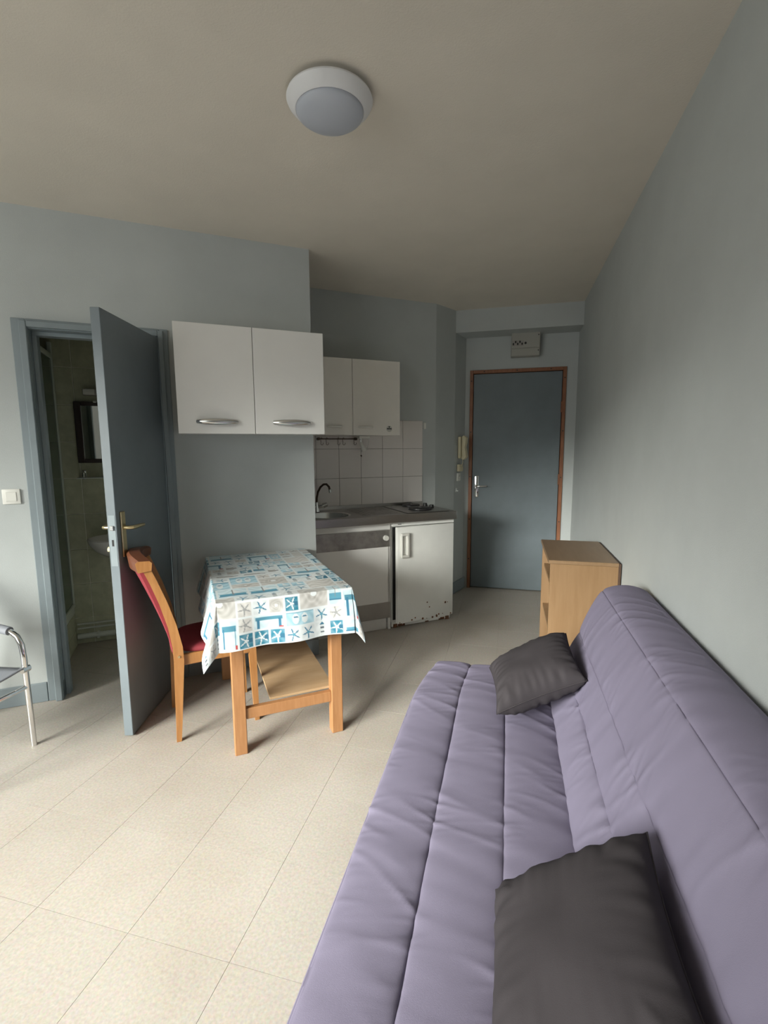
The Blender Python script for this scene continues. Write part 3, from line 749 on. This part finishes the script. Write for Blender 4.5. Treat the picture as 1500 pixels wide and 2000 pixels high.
# ------------------------------------------------------------------ tablecloth
def tablecloth():
    ds = .003
    OVL, OVR, OVN, OVF = .195, .175, .215, .030      # overhang left, right, near, far
    s = np.arange(TX0 - OVL, TX1 + OVR + 1e-6, ds); t = np.arange(TV0 - OVF, TV1 + OVN + 1e-6, ds)
    Sg, Tg = np.meshgrid(s, t, indexing='ij')
    cs_ = np.clip(Sg, TX0, TX1); ct_ = np.clip(Tg, TV0, TV1)
    es, et = Sg - cs_, Tg - ct_                        # signed overhang
    r = np.hypot(es, et)
    phi = np.arctan2(np.abs(et), np.abs(es))           # 0 = pure side, pi/2 = pure end
    both = (np.abs(es) > 1e-9) & (np.abs(et) > 1e-9)
    tilt0 = .14
    mid = np.where(both, np.sin(2 * phi) ** 2, 0)
    tilt = tilt0 + .12 * mid + np.where(es < 0, .14 * np.cos(phi) ** 2, 0)
    # folds running down the hanging sides
    wv = .010 * np.sin(Sg * 23 + 1.0) * np.clip(np.abs(et) / .12, 0, 1.2) + .008 * np.sin(Tg * 17) * np.clip(np.abs(es) / .12, 0, 1.2)
    hor = r * np.sin(tilt) + np.where(r > 0, wv, 0) * np.where(both, .3, 1)
    # soft edge
    drop = np.maximum(r - .004, 0) * np.cos(tilt)
    dx = np.where(r > 0, np.abs(es) / np.maximum(r, 1e-9), 0) * np.sign(es)
    dy = np.where(r > 0, np.abs(et) / np.maximum(r, 1e-9), 0) * np.sign(et)
    X = cs_ + dx * (hor + np.minimum(r, .004)); V = ct_ + dy * (hor + np.minimum(r, .004))
    lim = np.minimum(r / .02, 1)
    Z = .7515 - drop - .004 * lim * 0
    V = np.maximum(V, .006)                              # the far side is pressed to the wall
    # soft creases on top
    Z = Z + np.where(r == 0, .0008 * np.sin(Sg * 31 + 2 * np.sin(Tg * 9)) + .0008, .0008)
    P = np.stack([X, -V, Z], -1)
    me = grid_mesh('tablecloth', P, flip=True)
    # ---- printed seaside patchwork: colours per vertex
    q = .0680
    rg = random.Random(4)
    ni, nj = int((s[-1] - s[0]) / q) + 2, int((t[-1] - t[0]) / q) + 2
    occ = np.zeros((ni, nj), int); patches = []
    for j in range(nj):
        for i in range(ni):
            if occ[i, j]: continue
            w_, h_ = rg.choice([(1, 1), (1, 1), (1, 1), (1, 1), (2, 1), (1, 2), (2, 2)])
            if i + w_ > ni or occ[i:i + w_, j].any(): w_ = 1
            if j + h_ > nj: h_ = 1
            patches.append((i, j, w_, h_)); occ[i:i + w_, j:j + h_] = len(patches)
    col = np.ones(Sg.shape + (3,))
    white = np.array((.64, .68, .69)); blue = np.array((.045, .17, .27)); teal = np.array((.10, .29, .39)); pale = np.array((.46, .57, .61))
    sand = np.array((.47, .46, .44)); grey = np.array((.23, .235, .235)); dark = np.array((.10, .12, .14)); red = np.array((.42, .06, .06)); aqua = np.array((.34, .52, .60))
    col[:] = white
    gi = (Sg - s[0]) / q; gj = (t[-1] - Tg) / q          # gj grows away from the viewer's end
    def put(mask, c, a=1.0):
        mask = np.clip(mask, 0, 1)[..., None] * a
        return mask, c
    for (i, j, w_, h_) in patches:
        i_a, i_b = int(i * q / ds), int((i + w_) * q / ds) + 1
        j_b = Tg.shape[1] - int(j * q / ds); j_a = max(Tg.shape[1] - int((j + h_) * q / ds) - 1, 0)
        sl_ = (slice(i_a, i_b), slice(j_a, max(j_b, 0)))
        if col[sl_].size == 0: continue
        x = gi[sl_] - i; y = gj[sl_] - j; sub = col[sl_].copy()
        W_, H_ = w_, h_
        inside = (x > .06) & (x < W_ - .06) & (y > .06) & (y < H_ - .06)
        cx, cy = x - W_ / 2, y - H_ / 2; R = min(W_, H_) / 2
        kind = rg.choice(['shell', 'boat', 'boat', 'bottle', 'flip', 'flip', 'bench', 'bench', 'sand'])
        if W_ == 1 and H_ == 1: kind = rg.choice(['star', 'star', 'star', 'star', 'gstar', 'gstar', 'blue', 'blue', 'light', 'shell', 'sail', 'bottle'])
        rot = rg.uniform(0, 2 * PI)
        bgc = {'star': white * .97, 'gstar': sand * 1.22, 'shell': sand * 1.1, 'boat': pale * 1.12, 'light': white, 'bottle': white * .97, 'flip': aqua, 'sand': sand * 1.2, 'bench': pale * 1.15, 'blue': teal * .8, 'sail': aqua * 1.1}[kind]
        ripple = .05 * np.sin(9 * y + 3 * np.sin(4 * x + rot))
        sub[inside] = np.clip(bgc + ripple[inside][:, None], 0, .9)
        rad = np.hypot(cx, cy) / R; ang = np.arctan2(cy, cx) + rot
        star = rad < (.20 + .68 * np.abs(np.cos(2.5 * ang)) ** 9)
        star &= rad < .86
        def setm(mk, c): sub[mk & inside] = c
        if kind == 'star':
            setm(star, blue); setm(star & (rad < .25), teal)
        elif kind == 'gstar': setm(star, grey * 1.25)
        elif kind == 'blue':
            setm(star, white); setm((cx > .15) & (np.abs(cy) < .12), blue * .8)
        elif kind in ('shell', 'sand'):
            sp_ = np.sin(11 * rad ** .7 + 1.0 * ang + .8 * np.sin(3 * ang)) * np.clip(1.15 - rad, 0, 1)
            mk = (rad < .92) if kind == 'shell' else (np.abs(cy) < H_ * .5)
            v = np.where(mk, -.20 * np.abs(sp_) if kind == 'shell' else .07 * np.sin(26 * (cx + cy * .6)), 0)
            sub = np.where(inside[..., None], np.clip(sub + v[..., None] * .8, .1, .85), sub)
            if kind == 'shell': setm(rad < .2, white)
        elif kind == 'boat':
            setm((np.abs(cy + .18 * H_) < .11 * H_) & (np.abs(cx) < .42 * W_), teal)
            setm((np.abs(cy + .30 * H_) < .03 * H_) & (np.abs(cx) < .45 * W_), blue)
            setm((np.abs(cx) < .03 * W_) & (cy > -.2 * H_) & (cy < .38 * H_), grey)
            setm((cx > .03) & (cx < .28 * W_ * (1 - (cy + .1) / (.5 * H_))) & (cy > -.06 * H_), white * .95)
        elif kind == 'light':
            setm((np.abs(cx) < .14 * W_) & (cy < .30 * H_), white * .9)
            setm((np.abs(cx) < .14 * W_) & (np.sin(cy * 22 / H_) > .2) & (cy < .22 * H_) & (cy > -.38 * H_), dark)
            setm((np.abs(cx) < .17 * W_ * (1 - (cy - .28 * H_) / (.2 * H_))) & (cy > .28 * H_), blue * .8)
        elif kind == 'sail':
            setm((cx > -.05) & (cx < .34 * W_ * (1 - (cy + .2) / (.6 * H_))) & (cy > -.2 * H_), white)
            setm((np.abs(cy + .28 * H_) < .05 * H_) & (np.abs(cx) < .36 * W_), blue)
        elif kind == 'bottle':
            setm((np.abs(cy) < .16 * H_) & (np.abs(cx + .08 * W_) < .30 * W_), sand * .85)
            setm((np.abs(cy) < .16 * H_) & (np.abs(cx + .08 * W_) < .30 * W_) & (np.sin(40 * cx + 30 * cy) > .4), grey)
            setm((np.abs(cy) < .07 * H_) & (cx > .22 * W_) & (cx < .40 * W_), dark + .12)
        elif kind == 'flip':
            for o_ in (-.15, .15):
                setm(((cx - o_ * W_) / (.11 * W_)) ** 2 + (cy / (.33 * H_)) ** 2 < 1, white * .95)
                setm(((cx - o_ * W_) / (.08 * W_)) ** 2 + ((cy - .1 * H_) / (.05 * H_)) ** 2 < 1, blue)
            setm(cy > .36 * H_, teal)
        elif kind == 'bench':
            setm((np.abs(cy - .22 * H_) < .09 * H_) & (np.abs(cx) < .42 * W_), teal * .8)
            setm((np.abs(cx + .34 * W_) < .04 * W_) & (cy < .22 * H_) & (cy > -.4 * H_), blue)
            setm((np.abs(cx - .34 * W_) < .04 * W_) & (cy < .22 * H_) & (cy > -.4 * H_), blue)
            setm((np.abs(cx - .38 * W_) < .07 * W_) & (np.abs(cy + .38 * H_) < .06 * H_), red)
        col[sl_] = sub
    rgba = np.concatenate([col, np.ones(col.shape[:2] + (1,))], -1).reshape(-1)
    at = me.attributes.new('print', 'FLOAT_COLOR', 'POINT'); at.data.foreach_set('color', rgba.astype(np.float32))
    M = bpy.data.materials.new('oilcloth'); M.use_nodes = True; tt = M.node_tree; bb = tt.nodes['Principled BSDF']
    an = tt.nodes.new('ShaderNodeAttribute'); an.attribute_name = 'print'
    tt.links.new(an.outputs['Color'], bb.inputs['Base Color']); bb.inputs['Roughness'].default_value = .38
    MATS['oilcloth'] = M
    o = link('tablecloth', me, 'oilcloth', None, True, 80)
    o.location = tb.location; o.rotation_euler = tb.rotation_euler
    tag(o, 'white and blue oilcloth printed with starfish and shells over the table', 'tablecloth')
tablecloth()

# ------------------------------------------------------------------ wooden dining chair
ch = thing('dining_chair', 'wooden dining chair with red seat tucked under the table', 'chair', Lw(-.895, .529), TH_L + math.radians(4.6))
HW = .176
for sy in (-1, 1):
    path = [(0, sy * HW, 0), (.006, sy * HW, .10), (.014, sy * HW, .25), (.022, sy * HW, .40), (.020, sy * HW, .47), (.002, sy * HW, .58), (-.030, sy * HW, .70), (-.064, sy * HW, .80), (-.088, sy * HW, .862)]
    post = B().bar(path, [.020, .022, .024, .026, .026, .025, .024, .024, .024], [.022, .028, .036, .044, .044, .038, .034, .032, .032], (0, 1, 0)).obj('back_post', 'chair_wood', ch, angle=25)
    B().cyl((.022, sy * (HW + .0125), .428), (.022, sy * (HW + .016), .428), .006, seg=12).obj('screw', 'brass', post)
    fx, fy = .372, sy * .160
    B().bar([(fx + .006, fy, 0), (fx, fy, .20), (fx - .006, fy, .43)], [.020, .026, .032], [.022, .030, .038], (0, 1, 0)).obj('leg', 'chair_wood', ch, angle=25)
    B().box(.040, .352, sy * .166 - .010, sy * .166 + .010, .375, .430, .004).obj('seat_rail', 'chair_wood', ch, smooth=False)
B().box(.350, .388, -.145, .145, .375, .430, .004).obj('seat_rail', 'chair_wood', ch, smooth=False)
B().box(.004, .026, -.163, .163, .375, .430, .004).obj('seat_rail', 'chair_wood', ch, smooth=False)
# seat pad, rounded outline and crowned top
rings = []
def seat_outline(k, n=48):
    a = 2 * PI * k / n; c, s_ = math.cos(a), math.sin(a)
    rr = 1 / (abs(c) ** 4 + abs(s_) ** 4) ** .25
    return (.215 + .195 * c * rr, (.185 + .018 * c) * s_ * rr)
for sc, z in ((.96, .430), (1.0, .436), (1.0, .448), (.97, .457), (.86, .464), (.6, .469), (.25, .471)):
    rings.append([Vector((.215 + (x - .215) * sc, y * sc, z)) for x, y in (seat_outline(k) for k in range(48))])
B().sect(rings).obj('seat', 'red_cloth', ch, angle=60)
# back pad: curved sheet between the posts
rings = []
for k in range(13):
    t = k / 12; z = .440 + .410 * t
    xm = .016 - .100 * max(0, (z - .47) / .39) ** 1.25
    ring = []
    yy = np.linspace(-HW + .015, HW - .015, 13)
    bow = .034 * (.2 + .8 * t)
    for y in yy: ring.append(Vector((xm - bow * (1 - (y / HW) ** 2) + .004 - .012 * t, y, z)))
    for y in yy[::-1]: ring.append(Vector((xm - bow * (1 - (y / HW) ** 2) - .018 - .014 * t, y, z)))
    rings.append(ring)
B().sect(rings).obj('backrest', 'red_cloth', ch, angle=40)
rings = []
for k in range(17):
    y = (-1 + 2 * k / 16) * (HW + .016); xo = -.098 - .036 * (1 - (y / HW) ** 2); zt = .905 + .016 * (1 - (y / HW) ** 2)
    rings.append([Vector((xo + .030, y, .858)), Vector((xo + .034, y, zt - .01)), Vector((xo + .024, y, zt)), Vector((xo - .024, y, zt + .002)), Vector((xo - .034, y, zt - .008)), Vector((xo - .026, y, .852))])
B().sect(rings).obj('top_rail', 'rail_wood', ch, angle=30)
for sy in (-1, 1):
    y = sy * (HW + .0164)
    B().sect([[Vector((-.098 + a, y + e, z)) for a, z in ((.030, .858), (.034, .893), (.024, .903), (-.024, .905), (-.034, .895), (-.026, .852))] for e in (0, sy * .003)]).obj('rail_end', 'chair_wood', ch, smooth=False)

# ------------------------------------------------------------------ chrome armchair at the left edge
ac = thing('tube_armchair', 'chrome tube armchair with grey sling seat at the left edge', 'chair', (-2.163, 1.654, 0), 0)
AW, AD = .50, .50                       # goes towards -y and -x from the visible front leg
for y in (0, -AW):
    pts = [(0, y, 0), (-.002, y, .15), (-.004, y, .30), (-.006, y, .44), (-.012, y, .500), (-.034, y, .540), (-.070, y, .560), (-.13, y, .566), (-.30, y, .572), (-.42, y, .575), (-.47, y, .56), (-.50, y, .52), (-.515, y, .40), (-.53, y, .20), (-.545, y, 0)]
    B().tube(pts, .0125, 14).obj('side_frame', 'chrome', ac, angle=60)
    B().tube([(-.075, y, .562), (-.13, y, .568), (-.30, y, .574), (-.41, y, .577)], [.020, .021, .021, .020], 14).obj('arm_pad', 'sling_grey', ac, angle=60)
    B().tube([(-.006, y - (.0 if y else .0), .383), (-.20, y, .365), (-.44, y, .350), (-.50, y, .52), (-.58, y, .82)], .010, 10).obj('seat_tube', 'chrome', ac, angle=60)
    B().cyl((-.005, y - .018, .383), (-.005, y + .018, .383), .016, seg=16).obj('joint', 'chrome', ac)
B().tube([(-.004, 0, .296), (-.004, -AW, .296)], .010, 12).obj('crossbar', 'chrome', ac, angle=60)
B().tube([(-.53, 0, .20), (-.53, -AW, .20)], .010, 12).obj('crossbar', 'chrome', ac, angle=60)
P = np.zeros((24, 16, 3))
for i in range(24):
    t = i / 23
    for j in range(16):
        s_ = j / 15; sag = math.sin(PI * s_)
        x = -.004 - .44 * t; z = .383 - .033 * t - .05 * sag * math.sin(PI * min(1, t * 1.0 + .05)) - .012 * sag
        P[i, j] = (x, -.006 - (AW - .012) * s_, z + .006)
me = grid_mesh('seat', P); o = link('seat', me, 'sling_grey', ac, True, 80)
mo = o.modifiers.new('thickness', 'SOLIDIFY'); mo.thickness = .006; mo.offset = 0
for i in range(24):
    t = i / 23
    for j in range(16):
        s_ = j / 15
        P[i, j] = (-.455 - .125 * t - .03 * math.sin(PI * s_), -.006 - (AW - .012) * s_, .42 + .40 * t)
me = grid_mesh('backrest', P); o = link('backrest', me, 'sling_grey', ac, True, 80)
mo = o.modifiers.new('thickness', 'SOLIDIFY'); mo.thickness = .006; mo.offset = 0

# ------------------------------------------------------------------ bookcase
bk = thing('bookcase', 'low oak-look shelf unit standing between sofa and entry door', 'bookcase', (0, 0, 0), 0)
X0, X1, Y0, Y1, HB = .236, .574, 2.668, 3.268, .800
B().box(X0 - .010, X1 + .001, Y0 - .004, Y1 + .004, HB - .020, HB, .002).obj('top', 'laminate_top', bk, smooth=False)
B().box(X0, X1, Y0, Y0 + .018, 0, HB - .020, .001).obj('side_panel', 'laminate_oak', bk, smooth=False)
B().box(X0, X1, Y1 - .018, Y1, 0, HB - .020, .001).obj('side_panel', 'laminate_oak', bk, smooth=False)
for z in (.06, .36, .63): B().box(X0 + .012, X1 - .004, Y0 + .018, Y1 - .018, z, z + .018, .001).obj('shelf', 'laminate_oak', bk, smooth=False)
B().box(X0 + .012, X0 + .028, Y0 + .018, Y1 - .018, 0, .06).obj('plinth', 'laminate_oak', bk, smooth=False)
B().box(X1, X1 + .012, Y0 + .001, Y1 - .001, .02, HB - .004).obj('back_panel', 'backing_brown', bk, smooth=False)

# ------------------------------------------------------------------ sofa bed
sf_ = thing('sofa_bed', 'lilac-grey quilted clic-clac sofa bed along the right wall', 'sofa', (0, 0, 0), 0)
YF, YN = 2.165, .245
def resample(ctrl, step=.008):
    out = []
    for (a, c) in zip(ctrl[:-1], ctrl[1:]):
        n = max(1, int(math.hypot(c[0] - a[0], c[1] - a[1]) / step))
        for k in range(n): out.append((a[0] + (c[0] - a[0]) * k / n, a[1] + (c[1] - a[1]) * k / n))
    return out
def puff(x0, z0, x1, z1, h, n=22, p=.62):
    """bulged panel between two seams"""
    L_ = math.hypot(x1 - x0, z1 - z0); nx, nz = -(z1 - z0) / L_, (x1 - x0) / L_
    out = []
    for k in range(n):
        t = (1 - math.cos(PI * k / n)) / 2          # finer towards the seams
        e = h * math.sin(PI * t) ** p
        out.append((x0 + (x1 - x0) * t + nx * e, z0 + (z1 - z0) * t + nz * e))
    return out
def sweep(name, prof, wr, y0, y1, ny, endr, parent, mtl, front_taper=False, seams=()):
    n = len(prof); pr = np.array(prof)
    cen = pr.mean(0)
    tg = np.roll(pr, -1, 0) - np.roll(pr, 1, 0); nn = np.stack([-tg[:, 1], tg[:, 0]], 1); nn /= np.linalg.norm(nn, axis=1)[:, None] + 1e-9
    ys = list(np.linspace(y0, y1, ny))
    P = np.zeros((n, ny + 4, 3))
    arc = np.concatenate([[0], np.cumsum(np.linalg.norm(np.diff(pr, axis=0), axis=1))])
    seam_a = [arc[min(range(n), key=lambda k: (pr[k, 0] - s[0]) ** 2 + (pr[k, 1] - s[1]) ** 2)] for s in seams]
    for j in range(ny + 4):
        if j < 2: y = y0; sc = (.55, .93)[j]; ye = (y0, y0 + .0)[j]
        elif j >= ny + 2: y = y1; sc = (.93, .55)[j - ny - 2]
        else: y = ys[j - 2]; sc = 1.0
        # round the ends
        e = min(y - y0, y1 - y); yy = y
        if j in (0, ny + 3): yy = y
        rnd_ = 0 if e > endr else endr * (1 - math.sqrt(max(0, 1 - (1 - e / endr) ** 2)))
        for i in range(n):
            x, z = pr[i]
            d = 0.0
            if wr[i] > 0:
                a = arc[i]
                sd = min([abs(a - s) for s in seam_a]) if seam_a else .05
                near = math.exp(-sd / .045)
                w1 = noise.noise(Vector((a * 5 + 11, (y + .25 * a) * 17, 1.3)))
                w2 = noise.noise(Vector((a * 9 + 3, (y - .35 * a) * 34, 4.1)))
                w3 = noise.noise(Vector((a * 3, y * 3.1, 7.7)))
                rid = (1 - abs(noise.noise(Vector((a * 3.2 + 21, (y + .30 * a) * 12, 2.9))))) ** 6
                msk = min(1, max(0, .5 + 2.2 * noise.noise(Vector((a * 6 + 5, y * 4.5, 8.8)))))
                rid2 = (1 - abs(noise.noise(Vector((a * 5 + 41, (y - .25 * a) * 26, 6.1))))) ** 5
                d = wr[i] * (.0040 * w3 + .0026 * max(w1, -.25) * (.45 + .8 * near) + .0045 * rid * msk * (.35 + .8 * near) + .0028 * rid2 * near * msk + .0012 * w2 * near)
            d -= rnd_ * (.75 if wr[i] > 0 else .3)
            xx = x + nn[i, 0] * d; zz = z + nn[i, 1] * d
            if front_taper and y > 1.75 and x < -.02:
                xx += .055 * ((y - 1.75) / (YF - 1.75)) ** 2 * min(1, (-.02 - x) / .3)
            xx = cen[0] + (xx - cen[0]) * sc; zz = cen[1] + (zz - cen[1]) * sc
            P[i, j] = (xx, yy, zz)
    me = grid_mesh(name, P, closed_i=True)
    bm = bmesh.new(); bm.from_mesh(me)
    bm.edges.ensure_lookup_table()
    be = [e for e in bm.edges if e.is_boundary]
    bmesh.ops.holes_fill(bm, edges=be, sides=0)
    bmesh.ops.recalc_face_normals(bm, faces=bm.faces); bm.to_mesh(me); bm.free()
    return link(name, me, mtl, parent, True, 75)

# seat mattress
seat = []
seat += resample([(-.335, .275), (-.352, .300), (-.357, .335), (-.354, .368), (-.348, .392)], .010)
seat += puff(-.348, .394, -.166, .398, .016, 26, .38)
seat += puff(-.166, .398, .015, .398, .014, 26, .34)
seat += puff(.015, .398, .196, .386, .014, 26, .40)
seat += resample([(.196, .386), (.207, .34), (.205, .275), (-.335, .275)], .03)
wr = [0 if x < -.346 else (1 if z > .385 else 0) for x, z in seat]
sweep('seat_mattress', seat, wr, YN, YF, 330, .022, sf_, 'sofa_cloth', True, ((-.166, .394), (.015, .394), (.196, .386), (-.348, .392)))
# backrest mattress (lower loose flap, then two quilted panels and the rolled top)
bkp = []
bkp += resample([(.195, .300), (.190, .345), (.188, .372)], .012)
bkp += puff(.188, .372, .268, .488, .016, 20, .5)
bkp += puff(.268, .488, .320, .610, .009, 18, .4)
bkp += puff(.320, .610, .404, .796, .013, 28, .36)
bkp += puff(.404, .796, .578, .796, .032, 32, .50)
bkp += resample([(.578, .796), (.584, .74), (.570, .60), (.520, .40), (.470, .300), (.195, .300)], .03)
wr = [1 if (z > .37 and x < .55 and not (z < .78 and x > .46)) else 0 for x, z in bkp]
wr = [w * (1.5 if z < .49 else 1.0) for w, (x, z) in zip(wr, bkp)]
sweep('backrest_mattress', bkp, wr, YN, YF - .01, 330, .030, sf_, 'sofa_cloth', False, ((.268, .488), (.320, .610), (.404, .798), (.578, .796)))
# piping along the front edge
b = B().tube([(-.3495 + (.055 * ((y - 1.75) / (YF - 1.75)) ** 2 if y > 1.75 else 0), y, .389) for y in np.linspace(YN + .02, YF - .03, 60)], .004, 8)
b.obj('piping', 'sofa_cloth', sf_, angle=60)
B().box(-.30, .46, YN + .06, YF - .08, .20, .272, .004).obj('frame', 'black_iron', sf_, smooth=False)
for x in (-.26, .42):
    for y in (YN + .18, YF - .20):
        B().cyl((x, y, .20), (x, y, 0), .022, .016, 16).obj('leg', 'black_iron', sf_)

# ------------------------------------------------------------------ cushions
def cushion(name, A, D, Cc, Bb, T, label, seed):
    """corner loop A (near left), D (near right), C (far right), B (far left)"""
    A, D, Cc, Bb = [np.array(v, float) for v in (A, D, Cc, Bb)]
    n = 56; cen = (A + D + Cc + Bb) / 4
    th_ = thing(name, label, 'cushion', tuple(cen), 0, 'charcoal cushions on the sofa bed')
    p = np.linspace(-1, 1, n)
    faces = []
    for side in (1, -1):
        P = np.zeros((n, n, 3))
        for i, a in enumerate(p):
            for j, c in enumerate(p):
                # edges bow inwards, corners stay out
                ai = a * (1 - .075 * (1 - c * c)); ci = c * (1 - .075 * (1 - a * a))
                s_, t_ = (ai + 1) / 2, (ci + 1) / 2
                q = (A * (1 - s_) + D * s_) * (1 - t_) + (Bb * (1 - s_) + Cc * s_) * t_
                nrm = np.cross(D - A, Bb - A); nrm /= np.linalg.norm(nrm)
                f = ((1 - abs(a) ** 2.6) * (1 - abs(c) ** 2.6))
                h = T * max(f, 0) ** .42
                edge = math.exp(-(1 - max(abs(a), abs(c))) / .22)
                al = c if abs(a) > abs(c) else a
                w = noise.noise(Vector((al * 7 + seed, (1 - max(abs(a), abs(c))) * 2.0, side * 3.0 + seed))) * .017 * edge * min(1, (1 - max(abs(a), abs(c))) / .06)
                w += noise.noise(Vector((a * 1.7 + seed, c * 1.7, side + 9.0))) * .008 * max(f, 0)
                P[i, j] = q + nrm * side * (h + w) - cen
        faces.append(grid_mesh('shell', P, flip=(side < 0)))
    bm = bmesh.new()
    for me in faces: bm.from_mesh(me)
    bmesh.ops.remove_doubles(bm, verts=bm.verts, dist=.0008)
    me = bpy.data.meshes.new('cover'); bm.to_mesh(me); bm.free()
    link('cover', me, 'cushion_cloth', th_, True, 100)
    # seam round the edge
    loop = []
    for side in range(4):
        for k in range(24):
            u = -1 + 2 * k / 24
            a, c = [(u, -1), (1, u), (-u, 1), (-1, -u)][side]
            ai = a * (1 - .075 * (1 - c * c)); ci = c * (1 - .075 * (1 - a * a)); s_, t_ = (ai + 1) / 2, (ci + 1) / 2
            loop.append(Vector((A * (1 - s_) + D * s_) * (1 - t_) + (Bb * (1 - s_) + Cc * s_) * t_ - cen))
    B().tube(loop, .0022, 6, closed=True).obj('seam', 'cushion_cloth', th_, angle=80)
    return th_
cushion('cushion', (-.014, 1.625, .474), (.292, 1.735, .580), (.254, 2.05, .630), (-.052, 1.965, .484), .080, 'charcoal cushion at the far end of the sofa bed', 2.0)
cushion('cushion', (.000, .560, .455), (.285, .560, .620), (.288, .965, .640), (.000, .945, .460), .078, 'charcoal cushion nearest the camera on the sofa bed', 5.0)
